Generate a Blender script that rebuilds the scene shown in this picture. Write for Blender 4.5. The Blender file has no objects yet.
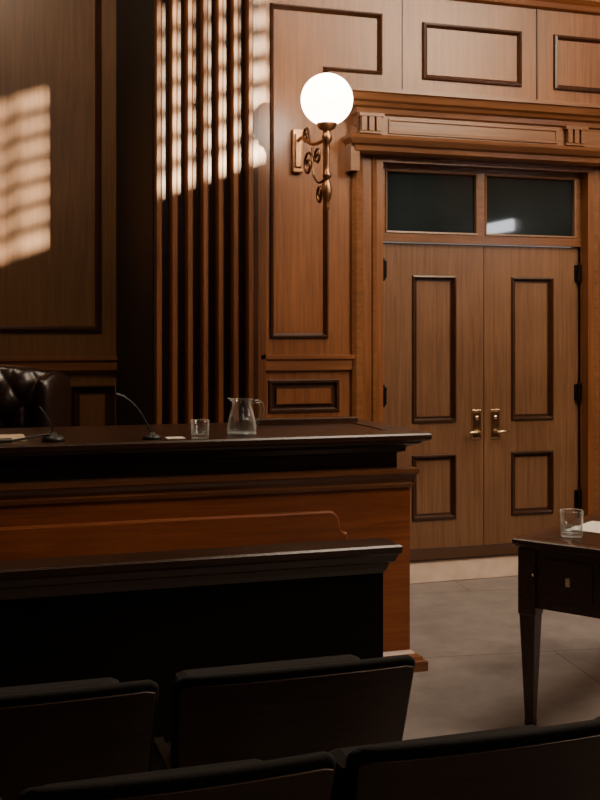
import bpy, bmesh, math, random
from mathutils import Vector, Matrix
random.seed(3)
col = bpy.context.scene.collection

# ------------------------------------------------------------------ materials
def new_mat(name):
    m = bpy.data.materials.new(name); m.use_nodes = True
    nt = m.node_tree
    return m, nt, nt.nodes['Principled BSDF']

def wood(name, dark, light, axis='z', rough=0.38, scale=1.0, bump=0.08, coat=0.15, spec=.5):
    m, nt, b = new_mat(name)
    tc = nt.nodes.new('ShaderNodeTexCoord'); mp = nt.nodes.new('ShaderNodeMapping')
    s = [28*scale]*3; s['xyz'.index(axis)] = 1.1*scale
    mp.inputs['Scale'].default_value = s
    n1 = nt.nodes.new('ShaderNodeTexNoise'); n1.inputs['Scale'].default_value = 1.6
    n1.inputs['Detail'].default_value = 8; n1.inputs['Roughness'].default_value = .68
    n1.inputs['Distortion'].default_value = .6
    n2 = nt.nodes.new('ShaderNodeTexNoise'); n2.inputs['Scale'].default_value = 1.1
    n2.inputs['Detail'].default_value = 2
    mx = nt.nodes.new('ShaderNodeMath'); mx.operation = 'MULTIPLY_ADD'
    mx.inputs[1].default_value = .40
    mm = nt.nodes.new('ShaderNodeMath'); mm.operation = 'MULTIPLY'; mm.inputs[1].default_value = .60
    rp = nt.nodes.new('ShaderNodeValToRGB')
    rp.color_ramp.elements[0].position = .38; rp.color_ramp.elements[0].color = (*dark, 1)
    rp.color_ramp.elements[1].position = .63; rp.color_ramp.elements[1].color = (*light, 1)
    L = nt.links.new
    L(tc.outputs['Object'], mp.inputs[0]); L(mp.outputs[0], n1.inputs[0]); L(tc.outputs['Object'], n2.inputs[0])
    L(n1.outputs[0], mm.inputs[0]); L(n2.outputs[0], mx.inputs[0]); L(mm.outputs[0], mx.inputs[2])
    L(mx.outputs[0], rp.inputs[0]); L(rp.outputs[0], b.inputs['Base Color'])
    bp = nt.nodes.new('ShaderNodeBump'); bp.inputs['Strength'].default_value = bump; bp.inputs['Distance'].default_value = .01
    L(n1.outputs[0], bp.inputs['Height']); L(bp.outputs[0], b.inputs['Normal'])
    b.inputs['Roughness'].default_value = rough
    b.inputs['Specular IOR Level'].default_value = spec
    b.inputs['Coat Weight'].default_value = coat; b.inputs['Coat Roughness'].default_value = .25
    return m

def plain(name, color, rough=.5, metal=0, noise=0.0, nscale=40, bump=0.0, **kw):
    m, nt, b = new_mat(name)
    b.inputs['Roughness'].default_value = rough; b.inputs['Metallic'].default_value = metal
    n = nt.nodes.new('ShaderNodeTexNoise'); n.inputs['Scale'].default_value = nscale; n.inputs['Detail'].default_value = 4
    tc = nt.nodes.new('ShaderNodeTexCoord'); nt.links.new(tc.outputs['Object'], n.inputs[0])
    rp = nt.nodes.new('ShaderNodeValToRGB')
    lo = [max(0, c*(1-noise)) for c in color]; hi = [c*(1+noise) for c in color]
    rp.color_ramp.elements[0].position = .35; rp.color_ramp.elements[0].color = (*lo, 1)
    rp.color_ramp.elements[1].position = .65; rp.color_ramp.elements[1].color = (*hi, 1)
    nt.links.new(n.outputs[0], rp.inputs[0]); nt.links.new(rp.outputs[0], b.inputs['Base Color'])
    if bump:
        bp = nt.nodes.new('ShaderNodeBump'); bp.inputs['Strength'].default_value = bump; bp.inputs['Distance'].default_value = .01
        nt.links.new(n.outputs[0], bp.inputs['Height']); nt.links.new(bp.outputs[0], b.inputs['Normal'])
    for k, v in kw.items(): b.inputs[k].default_value = v
    return m

M_wall  = wood('wood_wall', (.120,.037,.010), (.255,.094,.029), coat=.3)
M_wallr = wood('wood_wall_rail', (.120,.037,.010), (.255,.094,.029), axis='x', coat=.3)
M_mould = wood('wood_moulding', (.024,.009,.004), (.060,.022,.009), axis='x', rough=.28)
M_door  = wood('wood_door', (.125,.056,.026), (.240,.120,.058), rough=.38, coat=.25)
M_trim  = wood('wood_door_casing', (.125,.046,.016), (.245,.102,.038), axis='x', rough=.34, coat=.3)
M_alc   = wood('wood_alcove', (.12,.051,.018), (.225,.101,.036))
M_col   = wood('wood_fluted', (.085,.028,.009), (.175,.062,.021), rough=.33)
M_shade  = wood('wood_side_shade', (.004,.0035,.003), (.008,.0065,.006), rough=.6, coat=0)  # near-black colour stands in for shade on the column's left side
M_bench = wood('wood_bench', (.14,.037,.012), (.29,.086,.029), axis='x', rough=.32, coat=.25)
M_bdark = wood('wood_bench_dark', (.020,.008,.004), (.046,.018,.008), axis='x', rough=.3)
M_belt  = wood('wood_bench_moulding', (.11,.040,.016), (.22,.086,.034), axis='x', rough=.30)
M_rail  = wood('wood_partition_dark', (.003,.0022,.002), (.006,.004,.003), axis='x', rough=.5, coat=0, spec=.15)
M_seat  = wood('wood_seat', (.032,.014,.007), (.070,.030,.013), axis='x', rough=.45)
M_pad   = plain('seat_fabric', (.006,.0045,.004), .9, noise=.3, nscale=200, bump=.2)
M_table = wood('wood_table', (.032,.011,.006), (.072,.026,.011), axis='x', rough=.28)
M_leath = plain('leather', (.016,.007,.005), .30, noise=.3, nscale=60, bump=.06)
M_brass = plain('brass', (.80,.62,.38), .25, 1.0, noise=.12, nscale=30)
M_bronze= plain('sconce_bronze', (.42,.23,.12), .38, 1.0, noise=.2, nscale=30)
M_iron  = plain('dark_iron', (.02,.015,.012), .4, .8, noise=.2)
M_scroll= plain('scroll_bronze', (.16,.09,.05), .4, 1.0, noise=.2)
M_black = plain('black_plastic', (.012,.012,.012), .4)
M_paper = plain('paper', (.75,.70,.62), .8, noise=.04)
M_ceil  = plain('ceiling_plaster', (.20,.15,.11), .9, noise=.05)
M_side_wall = wood('wood_side_wall', (.10,.045,.02), (.18,.08,.035))
M_step  = plain('step_stone', (.74,.57,.46), .6, noise=.08, nscale=8)
M_pane  = plain('transom_glass', (.016,.023,.026), .04, noise=.2, nscale=2)
M_card  = plain('folder', (.55,.42,.28), .7, noise=.05)

def glass(name, tint, rim_sheen):
    m, nt, b = new_mat(name)
    nt.nodes.remove(b); out = nt.nodes['Material Output']
    tr = nt.nodes.new('ShaderNodeBsdfTransparent'); tr.inputs[0].default_value = (*tint, 1)
    gl = nt.nodes.new('ShaderNodeBsdfGlossy'); gl.inputs['Roughness'].default_value = .05
    df = nt.nodes.new('ShaderNodeBsdfDiffuse'); df.inputs[0].default_value = (.9,.9,.86,1)
    l2 = nt.nodes.new('ShaderNodeLayerWeight'); l2.inputs[0].default_value = .5
    def curve(power, mul, add):
        p = nt.nodes.new('ShaderNodeMath'); p.operation = 'POWER'; p.inputs[1].default_value = power
        q = nt.nodes.new('ShaderNodeMath'); q.operation = 'MULTIPLY_ADD'; q.inputs[1].default_value = mul; q.inputs[2].default_value = add
        nt.links.new(l2.outputs['Facing'], p.inputs[0]); nt.links.new(p.outputs[0], q.inputs[0]); return q.outputs[0]
    m1 = nt.nodes.new('ShaderNodeMixShader'); m2 = nt.nodes.new('ShaderNodeMixShader')
    L = nt.links.new
    L(curve(3, rim_sheen, .010), m1.inputs[0]); L(tr.outputs[0], m1.inputs[1]); L(df.outputs[0], m1.inputs[2])  # whitish diffuse towards the edges, painted in for bright rim highlights
    L(curve(4, .5, .04), m2.inputs[0]); L(m1.outputs[0], m2.inputs[1]); L(gl.outputs[0], m2.inputs[2]); L(m2.outputs[0], out.inputs[0])
    return m
M_glass = glass('clear_glass', (.99,.995,.995), .65); M_water = glass('water', (.90,.94,.95), .06)
M_gedge = glass('thick_glass', (.85,.88,.88), .9)

m, nt, b = new_mat('opal_globe')
b.inputs['Base Color'].default_value = (1,.96,.9,1)
b.inputs['Emission Color'].default_value = (1,.86,.68,1); b.inputs['Emission Strength'].default_value = 17
M_globe = m
m, nt, b = new_mat('glint_glow')
b.inputs['Emission Color'].default_value = (.9,.93,1,1); b.inputs['Emission Strength'].default_value = 22  # emission for the added transom-glint strip
M_glint = m

# floor: large stone slabs with thin seams
m, nt, b = new_mat('floor_slabs')
tc = nt.nodes.new('ShaderNodeTexCoord'); mp = nt.nodes.new('ShaderNodeMapping')
mp.inputs['Rotation'].default_value = (0,0,math.radians(8))
br = nt.nodes.new('ShaderNodeTexBrick'); br.offset = .5
br.inputs['Color1'].default_value = (.235,.21,.198,1); br.inputs['Color2'].default_value = (.215,.19,.178,1)
br.inputs['Mortar'].default_value = (.10,.085,.08,1); br.inputs['Scale'].default_value = 1
br.inputs['Mortar Size'].default_value = .004; br.inputs['Brick Width'].default_value = 2.2; br.inputs['Row Height'].default_value = 1.3
nz = nt.nodes.new('ShaderNodeTexNoise'); nz.inputs['Scale'].default_value = 5; nz.inputs['Detail'].default_value = 9; nz.inputs['Roughness'].default_value = .65
mixn = nt.nodes.new('ShaderNodeMixRGB'); mixn.blend_type = 'OVERLAY'; mixn.inputs[0].default_value = .6
L = nt.links.new
L(tc.outputs['Object'], mp.inputs[0]); L(mp.outputs[0], br.inputs[0]); L(tc.outputs['Object'], nz.inputs[0])
L(br.outputs[0], mixn.inputs[1]); L(nz.outputs[0], mixn.inputs[2]); L(mixn.outputs[0], b.inputs['Base Color'])
b.inputs['Roughness'].default_value = .5
M_floor = m

# ------------------------------------------------------------------ helpers
def empty(name):
    e = bpy.data.objects.new(name, None); e.empty_display_size = .1; col.objects.link(e); return e

def obj(name, bm, mat, parent=None, bevel=0, smooth=False, seg=2):
    bmesh.ops.recalc_face_normals(bm, faces=bm.faces)
    me = bpy.data.meshes.new(name); bm.to_mesh(me); bm.free()
    mats = mat if isinstance(mat, (list, tuple)) else [mat]
    for mm_ in mats: me.materials.append(mm_)
    o = bpy.data.objects.new(name, me); col.objects.link(o)
    if smooth:
        for p in me.polygons: p.use_smooth = True
    if bevel:
        md = o.modifiers.new('bevel', 'BEVEL'); md.width = bevel; md.segments = seg; md.limit_method = 'ANGLE'
        md.angle_limit = math.radians(40)
        if smooth: md.harden_normals = True
    if parent: o.parent = parent
    return o

def box(bm, x0, x1, y0, y1, z0, z1, mi=0):
    vs = [bm.verts.new((x, y, z)) for z in (z0, z1) for y in (y0, y1) for x in (x0, x1)]
    for f in ((0,1,3,2),(4,6,7,5),(0,4,5,1),(2,3,7,6),(0,2,6,4),(1,5,7,3)):
        fc = bm.faces.new([vs[i] for i in f]); fc.material_index = mi

def boxes(name, lst, mat, parent=None, bevel=0.0):
    bm = bmesh.new()
    for q in lst: box(bm, *q)
    return obj(name, bm, mat, parent, bevel)

def stack(bm, x0, x1, y0, y1, prof, mi=0, back=False):
    """rectangular loops; prof=[(z,out)], front (-y) and both x-ends project by out"""
    loops = []
    for z, o in prof:
        yb = y1 + (o if back else 0)
        loops.append([bm.verts.new(p) for p in ((x0-o,y0-o,z),(x1+o,y0-o,z),(x1+o,yb,z),(x0-o,yb,z))])
    for a, c in zip(loops, loops[1:]):
        for i in range(4):
            bm.faces.new((a[i], a[(i+1)%4], c[(i+1)%4], c[i])).material_index = mi
    bm.faces.new(loops[0]).material_index = mi; bm.faces.new(loops[-1]).material_index = mi

def holes_slab(bm, x0, x1, z0, z1, yf, yb, holes, mi=0):
    xs = sorted({x0, x1, *[h[0] for h in holes], *[h[1] for h in holes]})
    zs = sorted({z0, z1, *[h[2] for h in holes], *[h[3] for h in holes]})
    xs = [x for x in xs if x0-1e-6 <= x <= x1+1e-6]; zs = [z for z in zs if z0-1e-6 <= z <= z1+1e-6]
    def solid(i, j):
        if i < 0 or j < 0 or i >= len(xs)-1 or j >= len(zs)-1: return False
        cx = (xs[i]+xs[i+1])/2; cz = (zs[j]+zs[j+1])/2
        return not any(h[0] < cx < h[1] and h[2] < cz < h[3] for h in holes)
    V = {}
    def v(i, j, k):
        if (i,j,k) not in V: V[(i,j,k)] = bm.verts.new((xs[i], (yf, yb)[k], zs[j]))
        return V[(i,j,k)]
    for i in range(len(xs)-1):
        for j in range(len(zs)-1):
            if not solid(i, j): continue
            for k in (0, 1):
                bm.faces.new((v(i,j,k), v(i+1,j,k), v(i+1,j+1,k), v(i,j+1,k))).material_index = mi
            for (di,dj,a,c) in ((-1,0,(i,j),(i,j+1)),(1,0,(i+1,j),(i+1,j+1)),(0,-1,(i,j),(i+1,j)),(0,1,(i,j+1),(i+1,j+1))):
                if not solid(i+di, j+dj):
                    bm.faces.new((v(*a,0), v(*c,0), v(*c,1), v(*a,1))).material_index = mi

def sweep(bm, path, y, prof, closed=True, fill=True, mi=0, mifill=0, inward=True):
    """path: CCW list of (x,z). prof: (offset, depth towards -y)"""
    n = len(path); P = [Vector(p) for p in path]; mit = []
    for i in range(n):
        a = P[i-1] if (closed or i > 0) else None
        c = P[(i+1) % n] if (closed or i < n-1) else None
        ns = []
        for (s, e) in ((a, P[i]), (P[i], c)):
            if s is None or e is None: continue
            d = (e-s).normalized(); ns.append(Vector((-d.y, d.x)))
        if len(ns) == 1: mvec = ns[0]
        else:
            mvec = (ns[0]+ns[1]); mvec = mvec / max(.2, mvec.dot(ns[0]))
        mit.append(mvec if inward else -mvec)
    loops = []
    for o, d in prof:
        loops.append([bm.verts.new((P[i].x+mit[i].x*o, y-d, P[i].y+mit[i].y*o)) for i in range(n)])
    for a, c in zip(loops, loops[1:]):
        for i in range(n if closed else n-1):
            bm.faces.new((a[i], a[(i+1)%n], c[(i+1)%n], c[i])).material_index = mi
    if closed and fill: bm.faces.new(loops[-1]).material_index = mifill

def rect(x0, x1, z0, z1): return [(x0,z0),(x1,z0),(x1,z1),(x0,z1)]

def lathe(bm, prof, cx, cy, z0=0, seg=40, mi=0):
    rings = []
    for r, z in prof:
        if r < 1e-5: rings.append([bm.verts.new((cx, cy, z0+z))])
        else: rings.append([bm.verts.new((cx+r*math.cos(2*math.pi*i/seg), cy+r*math.sin(2*math.pi*i/seg), z0+z)) for i in range(seg)])
    for a, c in zip(rings, rings[1:]):
        for i in range(seg):
            j = (i+1) % seg
            if len(a) == 1 and len(c) == 1: continue
            if len(a) == 1: f = (a[0], c[i], c[j])
            elif len(c) == 1: f = (a[i], a[j], c[0])
            else: f = (a[i], a[j], c[j], c[i])
            bm.faces.new(f).material_index = mi

def tube(name, pts, r, mat, parent=None, cyclic=False, res=6):
    cu = bpy.data.curves.new(name, 'CURVE'); cu.dimensions = '3D'; cu.bevel_depth = r; cu.bevel_resolution = 4
    cu.use_fill_caps = True; cu.resolution_u = res
    sp = cu.splines.new('NURBS'); sp.points.add(len(pts)-1)
    for p, q in zip(sp.points, pts): p.co = (*q, 1)
    sp.order_u = 4; sp.use_endpoint_u = True; sp.use_cyclic_u = cyclic
    cu.materials.append(mat)
    o = bpy.data.objects.new(name, cu); col.objects.link(o)
    if parent: o.parent = parent
    return o

# ------------------------------------------------------------------ room shell
XL, XR, YB, YW, H = -4.2, 5.3, -10.0, 7.95, 5.6
boxes('floor', [(XL-.2, XR+.2, YB-.2, YW+.3, -.15, 0)], M_floor)
boxes('ceiling', [(XL-.2, XR+.2, YB-.2, YW+.3, H, H+.15)], M_ceil)
boxes('wall_left', [(XL-.2, XL, YB, YW+.3, 0, H)], M_side_wall)
boxes('wall_rear', [(XL-.2, XR+.2, YB-.2, YB, 0, H)], M_side_wall)

# right wall with one long high window (sun enters here)
def yz_slab(name, x0, x1, holes, mat):
    bm = bmesh.new()
    holes_slab(bm, YB, YW+.3, 0, H, x0, x1, holes)
    for v in bm.verts: v.co = Vector((v.co.y, v.co.x, v.co.z))
    return obj(name, bm, mat)
WIN = [(-9.0,-3.9,3.95,5.08)]
yz_slab('wall_right', XR, XR+.12, WIN, M_side_wall)
for k, (a, c, z0, z1) in enumerate(WIN):
    e = empty('window_%d' % (k+2))
    L_ = [(XR-.03, XR+.05, a-.05, a, z0-.05, z1+.05), (XR-.03, XR+.05, c, c+.05, z0-.05, z1+.05),
          (XR-.03, XR+.05, a, c, z0-.05, z0), (XR-.03, XR+.05, a, c, z1, z1+.05)]
    boxes('frame', L_, M_mould, e)
    bars = []
    nz_ = 7
    for i in range(1, nz_):
        z = z0 + (z1-z0)*i/nz_; hh = .044
        bars.append((XR+.02, XR+.05, a, c, z-hh, z+hh))
    ny = 6
    for i in range(1, ny):
        y = a + (c-a)*i/ny; w = .025
        bars.append((XR+.015, XR+.055, y-w, y+w, z0, z1))
    boxes('louvres_and_mullions', bars, M_mould, e)

# ---- back wall (judge's alcove)
e = empty('wall_alcove')
bm = bmesh.new()
AP = [(-3.6,-1.6,1.6,4.6), (-1.3,1.075,1.6,4.6)]
LP = [(-.75,-.05,.85,1.22),(.05,.75,.85,1.22),(.85,1.17,.85,1.22)]
holes_slab(bm, XL, 1.3, 0, H, YW, YW+.25, AP+LP)
obj('panelling', bm, M_alc, e)
bm = bmesh.new()
for h in AP: sweep(bm, rect(*h), YW, [(0,0),(.005,.018),(.022,.022),(.034,.008),(.045,-.012)], mi=1)
for h in LP: sweep(bm, rect(*h), YW, [(0,0),(.01,.015),(.03,-.015),(.06,-.015),(.07,-.005)], mi=1)
obj('panels', bm, [M_alc, M_mould], e)
bm = bmesh.new(); stack(bm, XL, 1.18, YW-.02, YW, [(1.31,0),(1.33,.02),(1.39,.02),(1.40,.035),(1.425,.035)])
obj('chair_rail', bm, M_wallr, e)

# ---- fluted pilaster block
e = empty('column_fluted')
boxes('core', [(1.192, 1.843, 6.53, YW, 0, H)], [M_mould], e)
boxes('shade_skin', [(1.180, 1.196, 6.50, YW, 0, H)], [M_shade], e)  # thin skin carrying the painted shade of the side turned from the sun
bm = bmesh.new()
n = 7; pitch = (1.843-1.186)/n
for i in range(n):
    a = 1.186 + i*pitch
    pts = [(a+.004,6.53),(a+.004,6.465),(a+.012,6.45),(a+.034,6.45),(a+.044,6.465),(a+.05,6.50),(a+.056,6.53)]
    lo = [bm.verts.new((p[0],p[1],0)) for p in pts]; hi = [bm.verts.new((p[0],p[1],H)) for p in pts]
    for j in range(len(pts)): k = (j+1)%len(pts); bm.faces.new((lo[j],lo[k],hi[k],hi[j]))
    bm.faces.new(lo); bm.faces.new(hi)
box(bm, 1.843, 1.90, 6.56, 6.62, 0, H)
obj('fluting', bm, M_col, e)

# ---- door wall
DX0, DX1, DZ0, DZ1 = 2.700, 4.222, .14, 2.70
e = empty('wall_back')
Ltop = [(1.938,2.323,1.561,3.655),(2.323,2.692,3.26,3.655)]
UP = [(2.974,3.702,3.25,3.627),(3.947,4.675,3.25,3.627),(4.80,5.2,3.25,3.627)]
LOW = [(1.925,2.40,1.09,1.30),(1.925,2.40,.35,1.0),(4.62,5.15,.35,1.0),(4.62,5.15,1.09,1.30)]
SIDE = [(4.62,5.15,1.56,3.05)]
TOPP = [(1.95,2.75,3.93,5.2),(2.93,3.75,3.93,5.2),(3.9,4.7,3.93,5.2)]
bm = bmesh.new()
holes_slab(bm, 1.843, XR, 0, H, 6.6, 6.82, Ltop+UP+LOW+SIDE+TOPP+[(DX0,DX1,DZ0,DZ1)])
obj('panelling', bm, M_wall, e)
prof = [(0,0),(.003,.016),(.014,.020),(.022,.008),(.030,-.012)]
bm = bmesh.new()
sweep(bm, [(1.938,1.561),(2.323,1.561),(2.323,3.26),(2.692,3.26),(2.692,3.655),(1.938,3.655)], 6.6, prof, mi=1)
for h in SIDE+TOPP: sweep(bm, rect(*h), 6.6, prof, mi=1)
for h in UP: sweep(bm, rect(*h), 6.6, [(0,0),(.005,.022),(.020,.026),(.030,.008),(.036,.004)], mi=1)
for h in LOW: sweep(bm, rect(*h), 6.6, [(0,0),(.006,.012),(.020,.012),(.028,-.010),(.046,-.010),(.052,.003),(.058,.003)], mi=1)
obj('panels', bm, [M_wall, M_mould], e)
bm = bmesh.new()
stack(bm, 1.90, 2.46, 6.59, 6.6, [(1.35,.0),(1.36,.015),(1.42,.015),(1.43,.03),(1.455,.03)])
stack(bm, 4.50, XR-.03, 6.59, 6.6, [(1.35,.0),(1.36,.015),(1.42,.015),(1.43,.03),(1.455,.03)])
obj('chair_rail', bm, M_wallr, e)
bm = bmesh.new()
stack(bm, 1.90, XR-.08, 6.59, 6.6, [(3.79,0),(3.80,.02),(3.83,.03),(3.86,.06),(3.88,.06)])
obj('frieze_rail', bm, M_wallr, e)
bm = bmesh.new()
for xs_ in (2.839, 3.824): box(bm, xs_-.006, xs_+.006, 6.592, 6.605, 3.13, 3.79)
obj('panel_joints', bm, M_mould, e)

# ---- step
bm = bmesh.new(); stack(bm, 1.9, XR, 6.42, 6.72, [(0,0),(.10,0),(.105,.0),(.14,.0)])
obj('trim_1', bm, M_step, None, .006)
boxes('trim_3', [(1.9, XR, 6.41, 6.74, .141, .152)], M_bdark, None)

# ---- door surround
e = empty('trim_2')
bm = bmesh.new()
path = [(DX1,DZ0+.012),(DX1,DZ1),(DX0,DZ1),(DX0,DZ0+.012)]
sweep(bm, path, 6.72, [(0,-.05),(0,.02),(.012,.02),(.030,.08),(.045,.12),(.075,.135),(.085,.115),(.140,.115),(.150,.145),(.200,.165),(.222,.145),(.222,.1)],
      closed=False, inward=False)
obj('casing', bm, M_trim, e)
bm = bmesh.new()
stack(bm, 2.50, 4.46, 6.52, 6.6, [(2.735,0),(2.75,.03),(2.78,.035),(2.79,.06),(2.82,.085),(2.84,.09),(2.845,.03)])
box(bm, 2.50, 4.46, 6.52, 6.6, 2.84, 3.0)
stack(bm, 2.50, 4.46, 6.52, 6.6, [(2.98,0),(2.99,.02),(3.02,.025),(3.03,.05),(3.05,.06),(3.06,.085),(3.10,.10),(3.105,.115),(3.13,.115),(3.135,.02)])
box(bm, 2.44, 2.50, 6.50, 6.6, 2.62, 2.79); box(bm, 4.46, 4.52, 6.50, 6.6, 2.62, 2.79)
obj('entablature', bm, M_trim, e)
bm = bmesh.new()
for c in (2.575, 4.06):
    box(bm, c-.085, c+.085, 6.475, 6.52, 2.965, 2.985)
    for k in (-1,0,1): box(bm, c+k*.05-.017, c+k*.05+.017, 6.48, 6.52, 2.875, 2.965)
    box(bm, c-.075, c+.075, 6.49, 6.52, 2.86, 2.875)
obj('triglyph_blocks', bm, M_trim, e)
bm = bmesh.new()
for c in (2.575, 4.06): box(bm, c-.078, c+.078, 6.512, 6.519, 2.87, 2.97)
obj('triglyph_grounds', bm, M_mould, e)
bm = bmesh.new(); sweep(bm, rect(2.70,3.93,2.865,2.965), 6.52, [(0,0),(.004,.012),(.012,.012),(.018,.003)])
obj('frieze_panel', bm, M_trim, e)

# ---- transom window
e = empty('window_1')
bm = bmesh.new(); TR = [(DX0+.05,3.425,2.25,2.67),(3.475,DX1-.04,2.25,2.67)]
holes_slab(bm, DX0, DX1, 2.195, DZ1, 6.69, 6.75, TR); obj('frame', bm, M_trim, e)
bm = bmesh.new()
for h in TR: sweep(bm, rect(*h), 6.69, [(0,0),(.004,.008),(.014,.006),(.018,-.02)], fill=False)
obj('beads', bm, M_door, e)
boxes('panes', [(h[0]+.001,h[1]-.001,6.715,6.721,h[2]+.001,h[3]-.001) for h in TR], M_pane, e)

# ---- double doors
SE = 3.485
for k, (a, c, hinge) in enumerate(((DX0+.003, SE-.003, DX0+.042), (SE+.003, DX1-.003, DX1-.010))):
    e = empty('door_%d' % (k+1))
    px0, px1 = ((2.955,3.277),(3.692,4.019))[k]
    PN = [(px0,px1,.995,1.978),(px0,px1,.347,.78)]
    bm = bmesh.new(); holes_slab(bm, a, c, .155, 2.19, 6.72, 6.765, PN); obj('leaf', bm, M_door, e)
    bm = bmesh.new()
    for h in PN: sweep(bm, rect(*h), 6.72, [(0,0),(.003,.012),(.012,.014),(.020,.004),(.026,-.014),(.04,-.014)], mi=1)
    obj('panels', bm, [M_door, M_mould], e)
    hx = hinge
    bm = bmesh.new()
    for z in (2.01, 1.18, .44):
        lathe(bm, [(0,-.075),(.008,-.072),(.010,-.06),(.017,-.058),(.017,.058),(.010,.06),(.008,.072),(0,.075)], hx, 6.695, z, 14)
        box(bm, hx-.026, hx+.026, 6.703, 6.722, z-.056, z+.056)
    obj('hinges', bm, M_iron, e)
    pc = 3.428 if k == 0 else 3.568; sg = -1 if k == 0 else 1
    boxes('lock_plate', [(pc-.036, pc+.036, 6.712, 6.722, .875, 1.075)], M_brass, e, .004)
    boxes('lock_plate_rim', [(pc-.027, pc+.027, 6.708, 6.713, .89, 1.060)], M_scroll, e, .003)
    bm = bmesh.new()
    lathe(bm, [(0,0),(.020,.0),(.020,.006),(.011,.012),(.010,.045),(0,.048)], 0, 0, 0, 20)
    for v in bm.verts: v.co = Vector((pc+v.co.x, 6.710-v.co.z, .925+v.co.y))
    obj('handle_rose', bm, M_brass, e, smooth=True)
    tube('lever', [(pc,6.660,.925),(pc+sg*.02,6.655,.927),(pc+sg*.05,6.655,.930),(pc+sg*.075,6.660,.924)], .009, M_brass, e)
    bm = bmesh.new()
    lathe(bm, [(0,0),(.018,0),(.018,.008),(.010,.014),(0,.014)], 0, 0, 0, 20)
    for v in bm.verts: v.co = Vector((pc+v.co.x, 6.710-v.co.z, 1.02+v.co.y))
    obj('lock_cylinder', bm, M_brass, e, smooth=True)

# ------------------------------------------------------------------ wall sconce
e = empty('wall_sconce')
sx, sy = 2.115, 6.03
bm = bmesh.new()
bmesh.ops.create_uvsphere(bm, u_segments=48, v_segments=32, radius=.151, matrix=Matrix.Translation((sx,sy,2.947)))
obj('globe', bm, M_globe, e, smooth=True)
bm = bmesh.new()
lathe(bm, [(0,2.300),(.010,2.305),(.016,2.325),(.012,2.345),(.018,2.36),(.027,2.39),(.030,2.43),(.022,2.46),(.014,2.475),(.016,2.49),(.026,2.50),
           (.026,2.512),(.016,2.53),(.013,2.56),(.017,2.60),(.020,2.66),(.016,2.69),(.024,2.70),(.030,2.712),(.030,2.735),(.022,2.75),
           (.020,2.765),(.036,2.772),(.050,2.782),(.056,2.80),(.062,2.815),(.058,2.82),(0,2.82)], sx, sy, 0, 28)
obj('stem', bm, M_bronze, e, smooth=True)
boxes('wall_plate', [(sx-.036, sx+.036, 6.575, 6.6, 2.60, 2.875)], M_bronze, e, .008)
boxes('wall_plate_boss', [(sx-.024, sx+.024, 6.56, 6.576, 2.63, 2.845)], M_bronze, e, .008)
tube('arm', [(sx,6.57,2.80),(sx,6.5,2.82),(sx,6.4,2.77),(sx,6.3,2.725),(sx,6.18,2.72),(sx,6.04,2.722)], .012, M_bronze, e)
def spiral(cy, cz, r0, turns, ph, sgn, name, tail):
    pts = []
    N = int(16*turns)
    for i in range(N+1):
        t = i/N; a = ph + sgn*2*math.pi*turns*t; r = r0*(.18+.82*t)
        pts.append((sx, cy+r*math.cos(a), cz+r*math.sin(a)))
    pts += tail
    tube(name, pts, .008, M_scroll, e)
spiral(6.38, 2.62, .085, 1.5, 0, 1, 'scroll_1', [(sx,6.28,2.52),(sx,6.15,2.46),(sx,6.05,2.50)])
spiral(6.20, 2.64, .060, 1.4, 2, -1, 'scroll_2', [(sx,6.30,2.71)])
spiral(6.42, 2.80, .055, 1.3, 1, 1, 'scroll_3', [(sx,6.32,2.74)])
spiral(6.16, 2.42, .055, 1.3, 0, -1, 'scroll_4', [(sx,6.08,2.48),(sx,6.04,2.55)])

# added glowing strip on the right-hand wall, only to put a glint in the transom
e = empty('glint_panel')
boxes('glint_top_strip', [(XR-.06, XR, 3.15, 3.90, 2.71, 2.75)], M_iron, e, .004)
boxes('glint_face', [(XR-.05, XR-.01, 3.18, 3.87, 2.60, 2.709)], M_glint, e, .004)

# ------------------------------------------------------------------ judge's bench
e = empty('judges_bench')
BX0, BX1 = -3.2, 2.10
bm = bmesh.new(); box(bm, BX0, BX1, 4.80, 5.55, .05, .87); obj('body', bm, M_bench, e)
bm = bmesh.new()
pts = [(-2.9,.18),(1.78,.18),(1.78,.665)]
for i in range(1, 9):
    t = i/8; pts.append((1.78-.035*math.sin(t*math.pi/2), .665+.035*(1-math.cos(t*math.pi/2))))
for i in range(1, 9):
    t = i/8; pts.append((1.745-.055*(1-math.cos(t*math.pi/2)) , .70+.07*math.sin(t*math.pi/2)))
pts.append((-2.9,.77))
sweep(bm, pts, 4.80, [(0,0),(.002,.012),(.010,.022),(.018,.022)])
obj('raised_panel', bm, M_bench, e)
bm = bmesh.new()
stack(bm, BX0, BX1, 4.80, 5.55, [(0,.065),(.045,.065),(.05,.05),(.065,.045),(.075,.02),(.09,.005)])
stack(bm, BX0, BX1, 4.80, 5.55, [(.855,0),(.862,.012),(.878,.016),(.885,.006),(.90,.010),(.92,.024),(.93,.036),(.95,.036),(.953,.0)])
obj('plinth_and_belt_moulding', bm, M_belt, e)
bm = bmesh.new()
box(bm, BX0, 2.05, 4.84, 5.50, .94, 1.06)
stack(bm, BX0, 2.05, 4.84, 5.50, [(1.02,0),(1.03,.03),(1.05,.035),(1.06,.06),(1.07,.085),(1.08,.09),(1.085,.115),(1.092,.125),(1.112,.125),(1.12,.118)], back=True)
obj('desk_top', bm, M_bdark, e)
bm = bmesh.new()
box(bm, 1.50, 2.06, 5.38, 5.44, 1.118, 1.15); box(bm, 2.02, 2.06, 4.95, 5.38, 1.118, 1.125)
obj('top_ledge', bm, M_bdark, e, .004)

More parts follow.
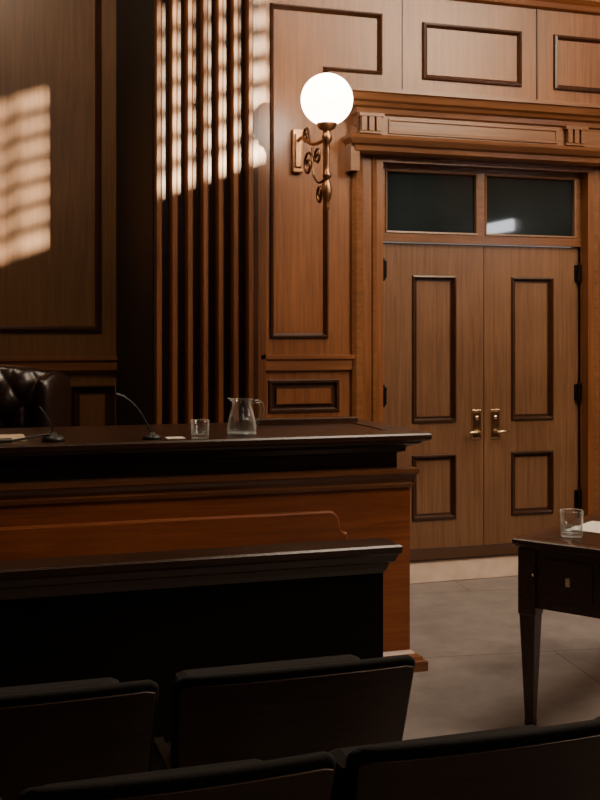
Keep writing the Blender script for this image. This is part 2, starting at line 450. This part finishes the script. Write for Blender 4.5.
# items on the bench (top z 1.12)
ZT = 1.1205
def tumbler(name, x, y, z, r=.038, h=.095):
    e = empty(name)
    bm = bmesh.new()
    lathe(bm, [(0,0),(r*.86,0),(r*.92,.004),(r,h*.95),(r*.985,h),(r*.93,h*.97),(r*.85,.016),(0,.014)], x, y, z+.001, 40)
    obj('vessel', bm, M_glass, e, smooth=True)
    bm = bmesh.new()
    lathe(bm, [(0,.017),(r*.83,.019),(r*.88,h*.42),(0,h*.42)], x, y, z+.001, 32)
    obj('water', bm, M_water, e, smooth=True)
tumbler('water_glass', 1.085, 4.80, ZT, .042, .080)
# pitcher
e = empty('glass_pitcher'); px, py = 1.306, 4.91
bm = bmesh.new()
pr = [(0,0),(.060,0),(.066,.006),(.068,.03),(.062,.07),(.050,.11),(.042,.135),(.042,.148),(.047,.158),(.051,.164)]
inner = [(r-.004, z) for r, z in reversed(pr[2:])] + [(.058,.012),(0,.010)]
lathe(bm, pr+inner, px, py, ZT+.001, 48)
for v in bm.verts:
    if v.co.z > ZT+.145:
        ang = math.atan2(v.co.y-py, v.co.x-px); k = max(0, math.cos(ang-math.pi))**6*(v.co.z-ZT-.145)/.02
        v.co.x -= .018*k; v.co.z += .006*k
obj('body', bm, M_glass, e, smooth=True)
bm = bmesh.new()
lathe(bm, [(0,.001),(.064,.001),(.069,.007),(.064,.011),(0,.011)], px, py, ZT, 40)
obj('foot', bm, M_gedge, e, smooth=True)
tube('handle', [(px+.045,py,ZT+.150),(px+.075,py,ZT+.156),(px+.100,py,ZT+.141),(px+.102,py,ZT+.10),(px+.086,py,ZT+.06),(px+.062,py,ZT+.045)], .008, M_gedge, e)
bm = bmesh.new()
lathe(bm, [(0,.0125),(.057,.0145),(.061,.03),(.057,.065),(.053,.08),(0,.08)], px, py, ZT+.001, 40)
obj('water', bm, M_water, e, smooth=True)
# microphones
e = empty('gooseneck_microphone')
mx_, my_ = .875, 4.83
bm = bmesh.new(); lathe(bm, [(0,0),(.042,0),(.044,.008),(.036,.016),(.014,.020),(.010,.03),(0,.03)], mx_, my_, ZT, 28)
obj('base', bm, M_black, e, smooth=True)
tube('neck', [(mx_,my_,ZT+.02),(mx_-.02,my_,ZT+.06),(mx_-.045,my_,ZT+.11),(mx_-.08,my_,ZT+.155),(mx_-.11,my_,ZT+.18),(mx_-.13,my_,ZT+.188)], .0045, M_black, e)
tube('head', [(mx_-.12,my_,ZT+.184),(mx_-.14,my_,ZT+.191),(mx_-.16,my_,ZT+.198)], .010, M_black, e)
e = empty('gooseneck_microphone')
mx_, my_ = .45, 4.86
bm = bmesh.new(); lathe(bm, [(0,0),(.05,0),(.052,.010),(.042,.022),(.018,.028),(.012,.04),(0,.04)], mx_, my_, ZT, 28)
obj('base', bm, M_black, e, smooth=True)
tube('neck', [(mx_,my_,ZT+.03),(mx_-.05,my_-.02,ZT+.035),(mx_-.12,my_-.04,ZT+.015),(mx_-.19,my_-.06,ZT+.012)], .005, M_black, e)
tube('neck_upright', [(mx_,my_,ZT+.03),(mx_-.01,my_,ZT+.09),(mx_-.06,my_,ZT+.15)], .004, M_black, e)
tube('head', [(mx_-.18,my_-.055,ZT+.013),(mx_-.23,my_-.07,ZT+.014)], .011, M_black, e)
boxes('paper_sheet', [(.94,1.02,4.80,4.88,ZT,ZT+.002)], M_paper)
boxes('folder', [(.12,.34,4.88,5.12,ZT,ZT+.012)], M_card, None, .002)

# ------------------------------------------------------------------ judge's tufted leather chair
e = empty('leather_armchair')
cx, cy = .245, 6.0
def pillow(name, w, z0, z1, yc, bul, tuft, xc, rot=0, thick=.10, arch=.05, nx=56, nz=64):
    bm = bmesh.new()
    def pt(u, t, side):
        z = z0 + (z1-z0)*t - arch*u*u*t
        edge = max(0, (1-abs(u)**5))**.5 * max(0, (1-abs(2*t-1)**7))**.5
        d = 0
        if side > 0:
            X = u*w/2/.16; Z = (z-z0)/.26
            d = tuft*math.sqrt(abs(math.cos(math.pi*(X+Z)/1)*math.cos(math.pi*(X-Z)/1)))
        y = -(bul*edge + d*edge) if side > 0 else thick*edge
        return Vector((u*w/2, y, z))
    R = Matrix.Rotation(rot, 3, 'Z'); grids = []
    for side in (1, -1):
        g = [[bm.verts.new(R @ pt(-1+2*i/nx, j/nz, side) + Vector((xc, yc, 0))) for i in range(nx+1)] for j in range(nz+1)]
        grids.append(g)
        for j in range(nz):
            for i in range(nx): bm.faces.new((g[j][i], g[j][i+1], g[j+1][i+1], g[j+1][i]))
    bmesh.ops.remove_doubles(bm, verts=bm.verts, dist=.0008)
    return obj(name, bm, M_leath, e, smooth=True)
pillow('back_cushion', .60, .55, 1.42, cy+.22, .05, .03, cx, thick=.10, arch=.04)
pillow('wing_right', .30, .80, 1.385, cy+.06, .05, .0, cx+.320, rot=math.radians(55), thick=.07, arch=.05)
pillow('wing_left', .30, .80, 1.385, cy+.06, .05, .0, cx-.320, rot=math.radians(-55), thick=.07, arch=.05)
boxes('seat_cushion', [(cx-.29,cx+.29,cy-.30,cy+.22,.42,.56)], M_leath, e, .04)
for s, nm in ((-1,'armrest_left'),(1,'armrest_right')):
    boxes(nm, [(cx+s*.34-.05,cx+s*.34+.05,cy-.30,cy+.25,.40,.78)], M_leath, e, .04)
bm = bmesh.new(); lathe(bm, [(0,.06),(.03,.06),(.03,.40),(.12,.42),(0,.42)], cx, cy, 0, 20)
for k in range(5):
    a = 2*math.pi*k/5; d = Vector((math.cos(a), math.sin(a), 0)); n_ = Vector((-d.y, d.x, 0))
    P0 = Vector((cx,cy,0))
    vs = []
    for r_, w_, z0_, z1_ in ((.0,.03,.06,.12),(.30,.018,.045,.075)):
        for s_ in (-1,1):
            for zz in (z0_, z1_): q = P0+d*r_+n_*w_*s_; vs.append(bm.verts.new((q.x,q.y,zz)))
    for f in ((0,1,3,2),(4,6,7,5),(0,4,5,1),(2,3,7,6),(0,2,6,4),(1,5,7,3)): bm.faces.new([vs[i] for i in f])
    q = P0+d*.29
    bmesh.ops.create_uvsphere(bm, u_segments=14, v_segments=8, radius=.03, matrix=Matrix.Translation((q.x,q.y,.03)))
obj('swivel_base', bm, M_iron, e)

# ------------------------------------------------------------------ low solid partition in front of the bench
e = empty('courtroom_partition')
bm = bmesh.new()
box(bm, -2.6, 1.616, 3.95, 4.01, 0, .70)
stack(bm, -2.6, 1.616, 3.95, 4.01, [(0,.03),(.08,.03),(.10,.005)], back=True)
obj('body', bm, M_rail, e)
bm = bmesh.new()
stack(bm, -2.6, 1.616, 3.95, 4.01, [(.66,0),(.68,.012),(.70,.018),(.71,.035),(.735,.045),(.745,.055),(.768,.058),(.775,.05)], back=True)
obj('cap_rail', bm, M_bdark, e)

# ------------------------------------------------------------------ auditorium seats
def seat(x0, x1, y, ztop, zf=0.0):
    e = empty('auditorium_seat')
    w = x1-x0; xc = (x0+x1)/2; lean = .13
    def shell(name, u0, u1, z0, z1, off, th, mat, bev, crown=.008, taper=.06, nx=24, nz=8, dw=0):
        bm = bmesh.new(); G = []
        for s in (0, 1):
            g = []
            for j in range(nz+1):
                t = j/nz; row = []
                for i in range(nx+1):
                    u = u0+(u1-u0)*i/nx
                    zz = z0+(z1-z0)*t + crown*(1-u*u)*t - (.012*max(0,(abs(u)-.90)/.10)**2*t)
                    ww = w/2*(1-taper*(ztop-zz)/.45)
                    yy = y - .035*(1-u*u) - lean*(zz-ztop+.45)/.45 + lean + off + s*th
                    row.append(bm.verts.new((xc+u*ww, yy, zz)))
                g.append(row)
            G.append(g)
        for g in G:
            for j in range(nz):
                for i in range(nx): bm.faces.new((g[j][i],g[j][i+1],g[j+1][i+1],g[j+1][i]))
        a, c = G
        for i in range(nx):
            bm.faces.new((a[0][i],a[0][i+1],c[0][i+1],c[0][i])); bm.faces.new((a[nz][i],a[nz][i+1],c[nz][i+1],c[nz][i]))
        for j in range(nz):
            bm.faces.new((a[j][0],a[j+1][0],c[j+1][0],c[j][0])); bm.faces.new((a[j][nx],a[j+1][nx],c[j+1][nx],c[j][nx]))
        return obj(name, bm, mat, e, bev, seg=4, smooth=True)
    shell('back_panel', -.965, .965, zf+.38, ztop-.022, -.002, .014, M_seat, .004)
    shell('back_cushion', -1, 1, zf+.36, ztop, .006, .032, M_pad, .014)
    yb = y + lean*.6
    boxes('seat_pad', [(xc-w*.42, xc+w*.42, yb+.12, yb+.23, zf+.40, zf+.72)], M_pad, e, .03)
    for s, nm in ((-1,'stanchion_left'),(1,'stanchion_right')):
        xx = xc+s*w*.45
        boxes(nm, [(xx-.015,xx+.015,yb+.02,yb+.30,zf+.02,zf+.52),(xx-.025,xx+.025,yb,yb+.36,zf,zf+.02)], M_iron, e, .004)
for (a, c) in ((-.775,-.145),(-.135,.475),(.505,1.12)): seat(a, c, 2.50, .785)
boxes('floor_riser', [(XL, 2.2, YB, 2.12, 0, .05)], M_floor)
for (a, c) in ((-.49,.09),(.105,.640),(.660,1.24),(1.26,1.84)): seat(a, c, 1.75, .870, .05)

# ------------------------------------------------------------------ writing table
e = empty('writing_table')
C0 = Vector((2.182, 3.963, 0)); ang = math.atan2(.56, .83)
RT = Matrix.Translation(C0) @ Matrix.Rotation(ang, 4, 'Z')
LW, WW = 1.35, .46
def tab(name, bm, mat, bev=0, smooth=False):
    for v in bm.verts: v.co = RT @ v.co
    return obj(name, bm, mat, e, bev, smooth)
bm = bmesh.new()
stack(bm, .025, LW-.025, -WW+.025, -.025, [(.722,0),(.728,.012),(.735,.018),(.74,.025),(.755,.025),(.76,.020)], back=True)
tab('top', bm, M_table)
bm = bmesh.new(); box(bm, .06, LW-.06, -WW+.06, -.06, .7595, .7610); tab('writing_surface', bm, M_bdark)
bm = bmesh.new(); box(bm, .03, LW-.03, -WW+.03, -.03, .485, .723); tab('apron', bm, M_table)
bm = bmesh.new()
for (lx, ly) in ((.055,-.055),(LW-.055,-.055),(.055,-WW+.055),(LW-.055,-WW+.055)):
    loops = []
    for z, h in ((0,.017),(.02,.020),(.03,.018),(.45,.034),(.46,.038),(.475,.038),(.723,.038)):
        loops.append([bm.verts.new((lx+sx_*h, ly+sy_*h, z)) for sx_, sy_ in ((-1,-1),(1,-1),(1,1),(-1,1))])
    for a, c in zip(loops, loops[1:]):
        for i in range(4): bm.faces.new((a[i],a[(i+1)%4],c[(i+1)%4],c[i]))
    bm.faces.new(loops[0]); bm.faces.new(loops[-1])
tab('legs', bm, M_table, .003)
bm = bmesh.new()
box(bm, .024, .031, -WW/2-.10, -WW/2+.10, .53, .69); tab('end_drawer', bm, M_table, .002)
bm = bmesh.new()
box(bm, .020, .025, -WW/2-.010, -WW/2+.010, .59, .625); tab('escutcheon', bm, M_brass, .001)
bm = bmesh.new(); bmesh.ops.create_uvsphere(bm, u_segments=12, v_segments=8, radius=.007, matrix=Matrix.Translation((.014,-.085,.62)))
tab('bell_push', bm, M_brass, smooth=True)
q = RT @ Vector((.17,-.18,.762))
tumbler('drinking_tumbler', q.x, q.y, q.z, .047, .105)
bm = bmesh.new(); box(bm, .30, .56, -.40, -.10, 0, .004)
for v in bm.verts: v.co = RT @ (v.co + Vector((0,0,.7615)))
obj('document', bm, M_paper)

# ------------------------------------------------------------------ lights
def area(name, loc, target, size, power, color, sy_=None):
    l = bpy.data.lights.new(name, 'AREA'); l.energy = power; l.color = color; l.size = size
    if sy_: l.shape = 'RECTANGLE'; l.size_y = sy_
    o = bpy.data.objects.new(name, l); col.objects.link(o); o.location = loc
    o.rotation_euler = (Vector(target)-Vector(loc)).to_track_quat('-Z','Y').to_euler()
area('key_fill_right', (4.9,2.6,4.5), (2.4,6.8,1.3), 1.5, 185, (1,.76,.51))  # added unseen key light from the right, no fitting modelled
area('fill_overhead', (3.4,3.9,5.3), (3.2,5.6,0.2), 1.6, 120, (1,.82,.64))  # added overhead fill for doors, bench front and floor, out of view
area('fill_alcove', (.0,5.2,5.3), (.1,7.9,2.4), 1.2, 60, (1,.78,.55))  # extra fill that brightens the alcove, no lamp there
area('fill_rear', (1.5,-3.5,5.3), (1.2,4.0,.6), 2.5, 34, (1,.86,.70))  # weak added fill from behind the camera, unseen
s = bpy.data.lights.new('sun', 'SUN'); s.energy = 18; s.color = (1,.66,.37); s.angle = math.radians(.5)
so = bpy.data.objects.new('sun', s); col.objects.link(so)
so.rotation_euler = Vector((-.32,1,-.12)).to_track_quat('-Z','Y').to_euler()
w = bpy.data.worlds.new('world'); bpy.context.scene.world = w; w.use_nodes = True
w.node_tree.nodes['Background'].inputs[0].default_value = (.8,.75,.7,1); w.node_tree.nodes['Background'].inputs[1].default_value = .6

# ------------------------------------------------------------------ camera
cam = bpy.data.cameras.new('camera'); co = bpy.data.objects.new('camera', cam); col.objects.link(co)
co.location = (0,0,1.58); co.rotation_euler = (math.pi/2, 0, -math.atan(.3235))
cam.sensor_fit = 'VERTICAL'; cam.sensor_height = 36; cam.sensor_width = 27; cam.lens = 1100/800*36
cam.shift_y = -65/800; cam.clip_start = .05
bpy.context.scene.camera = co
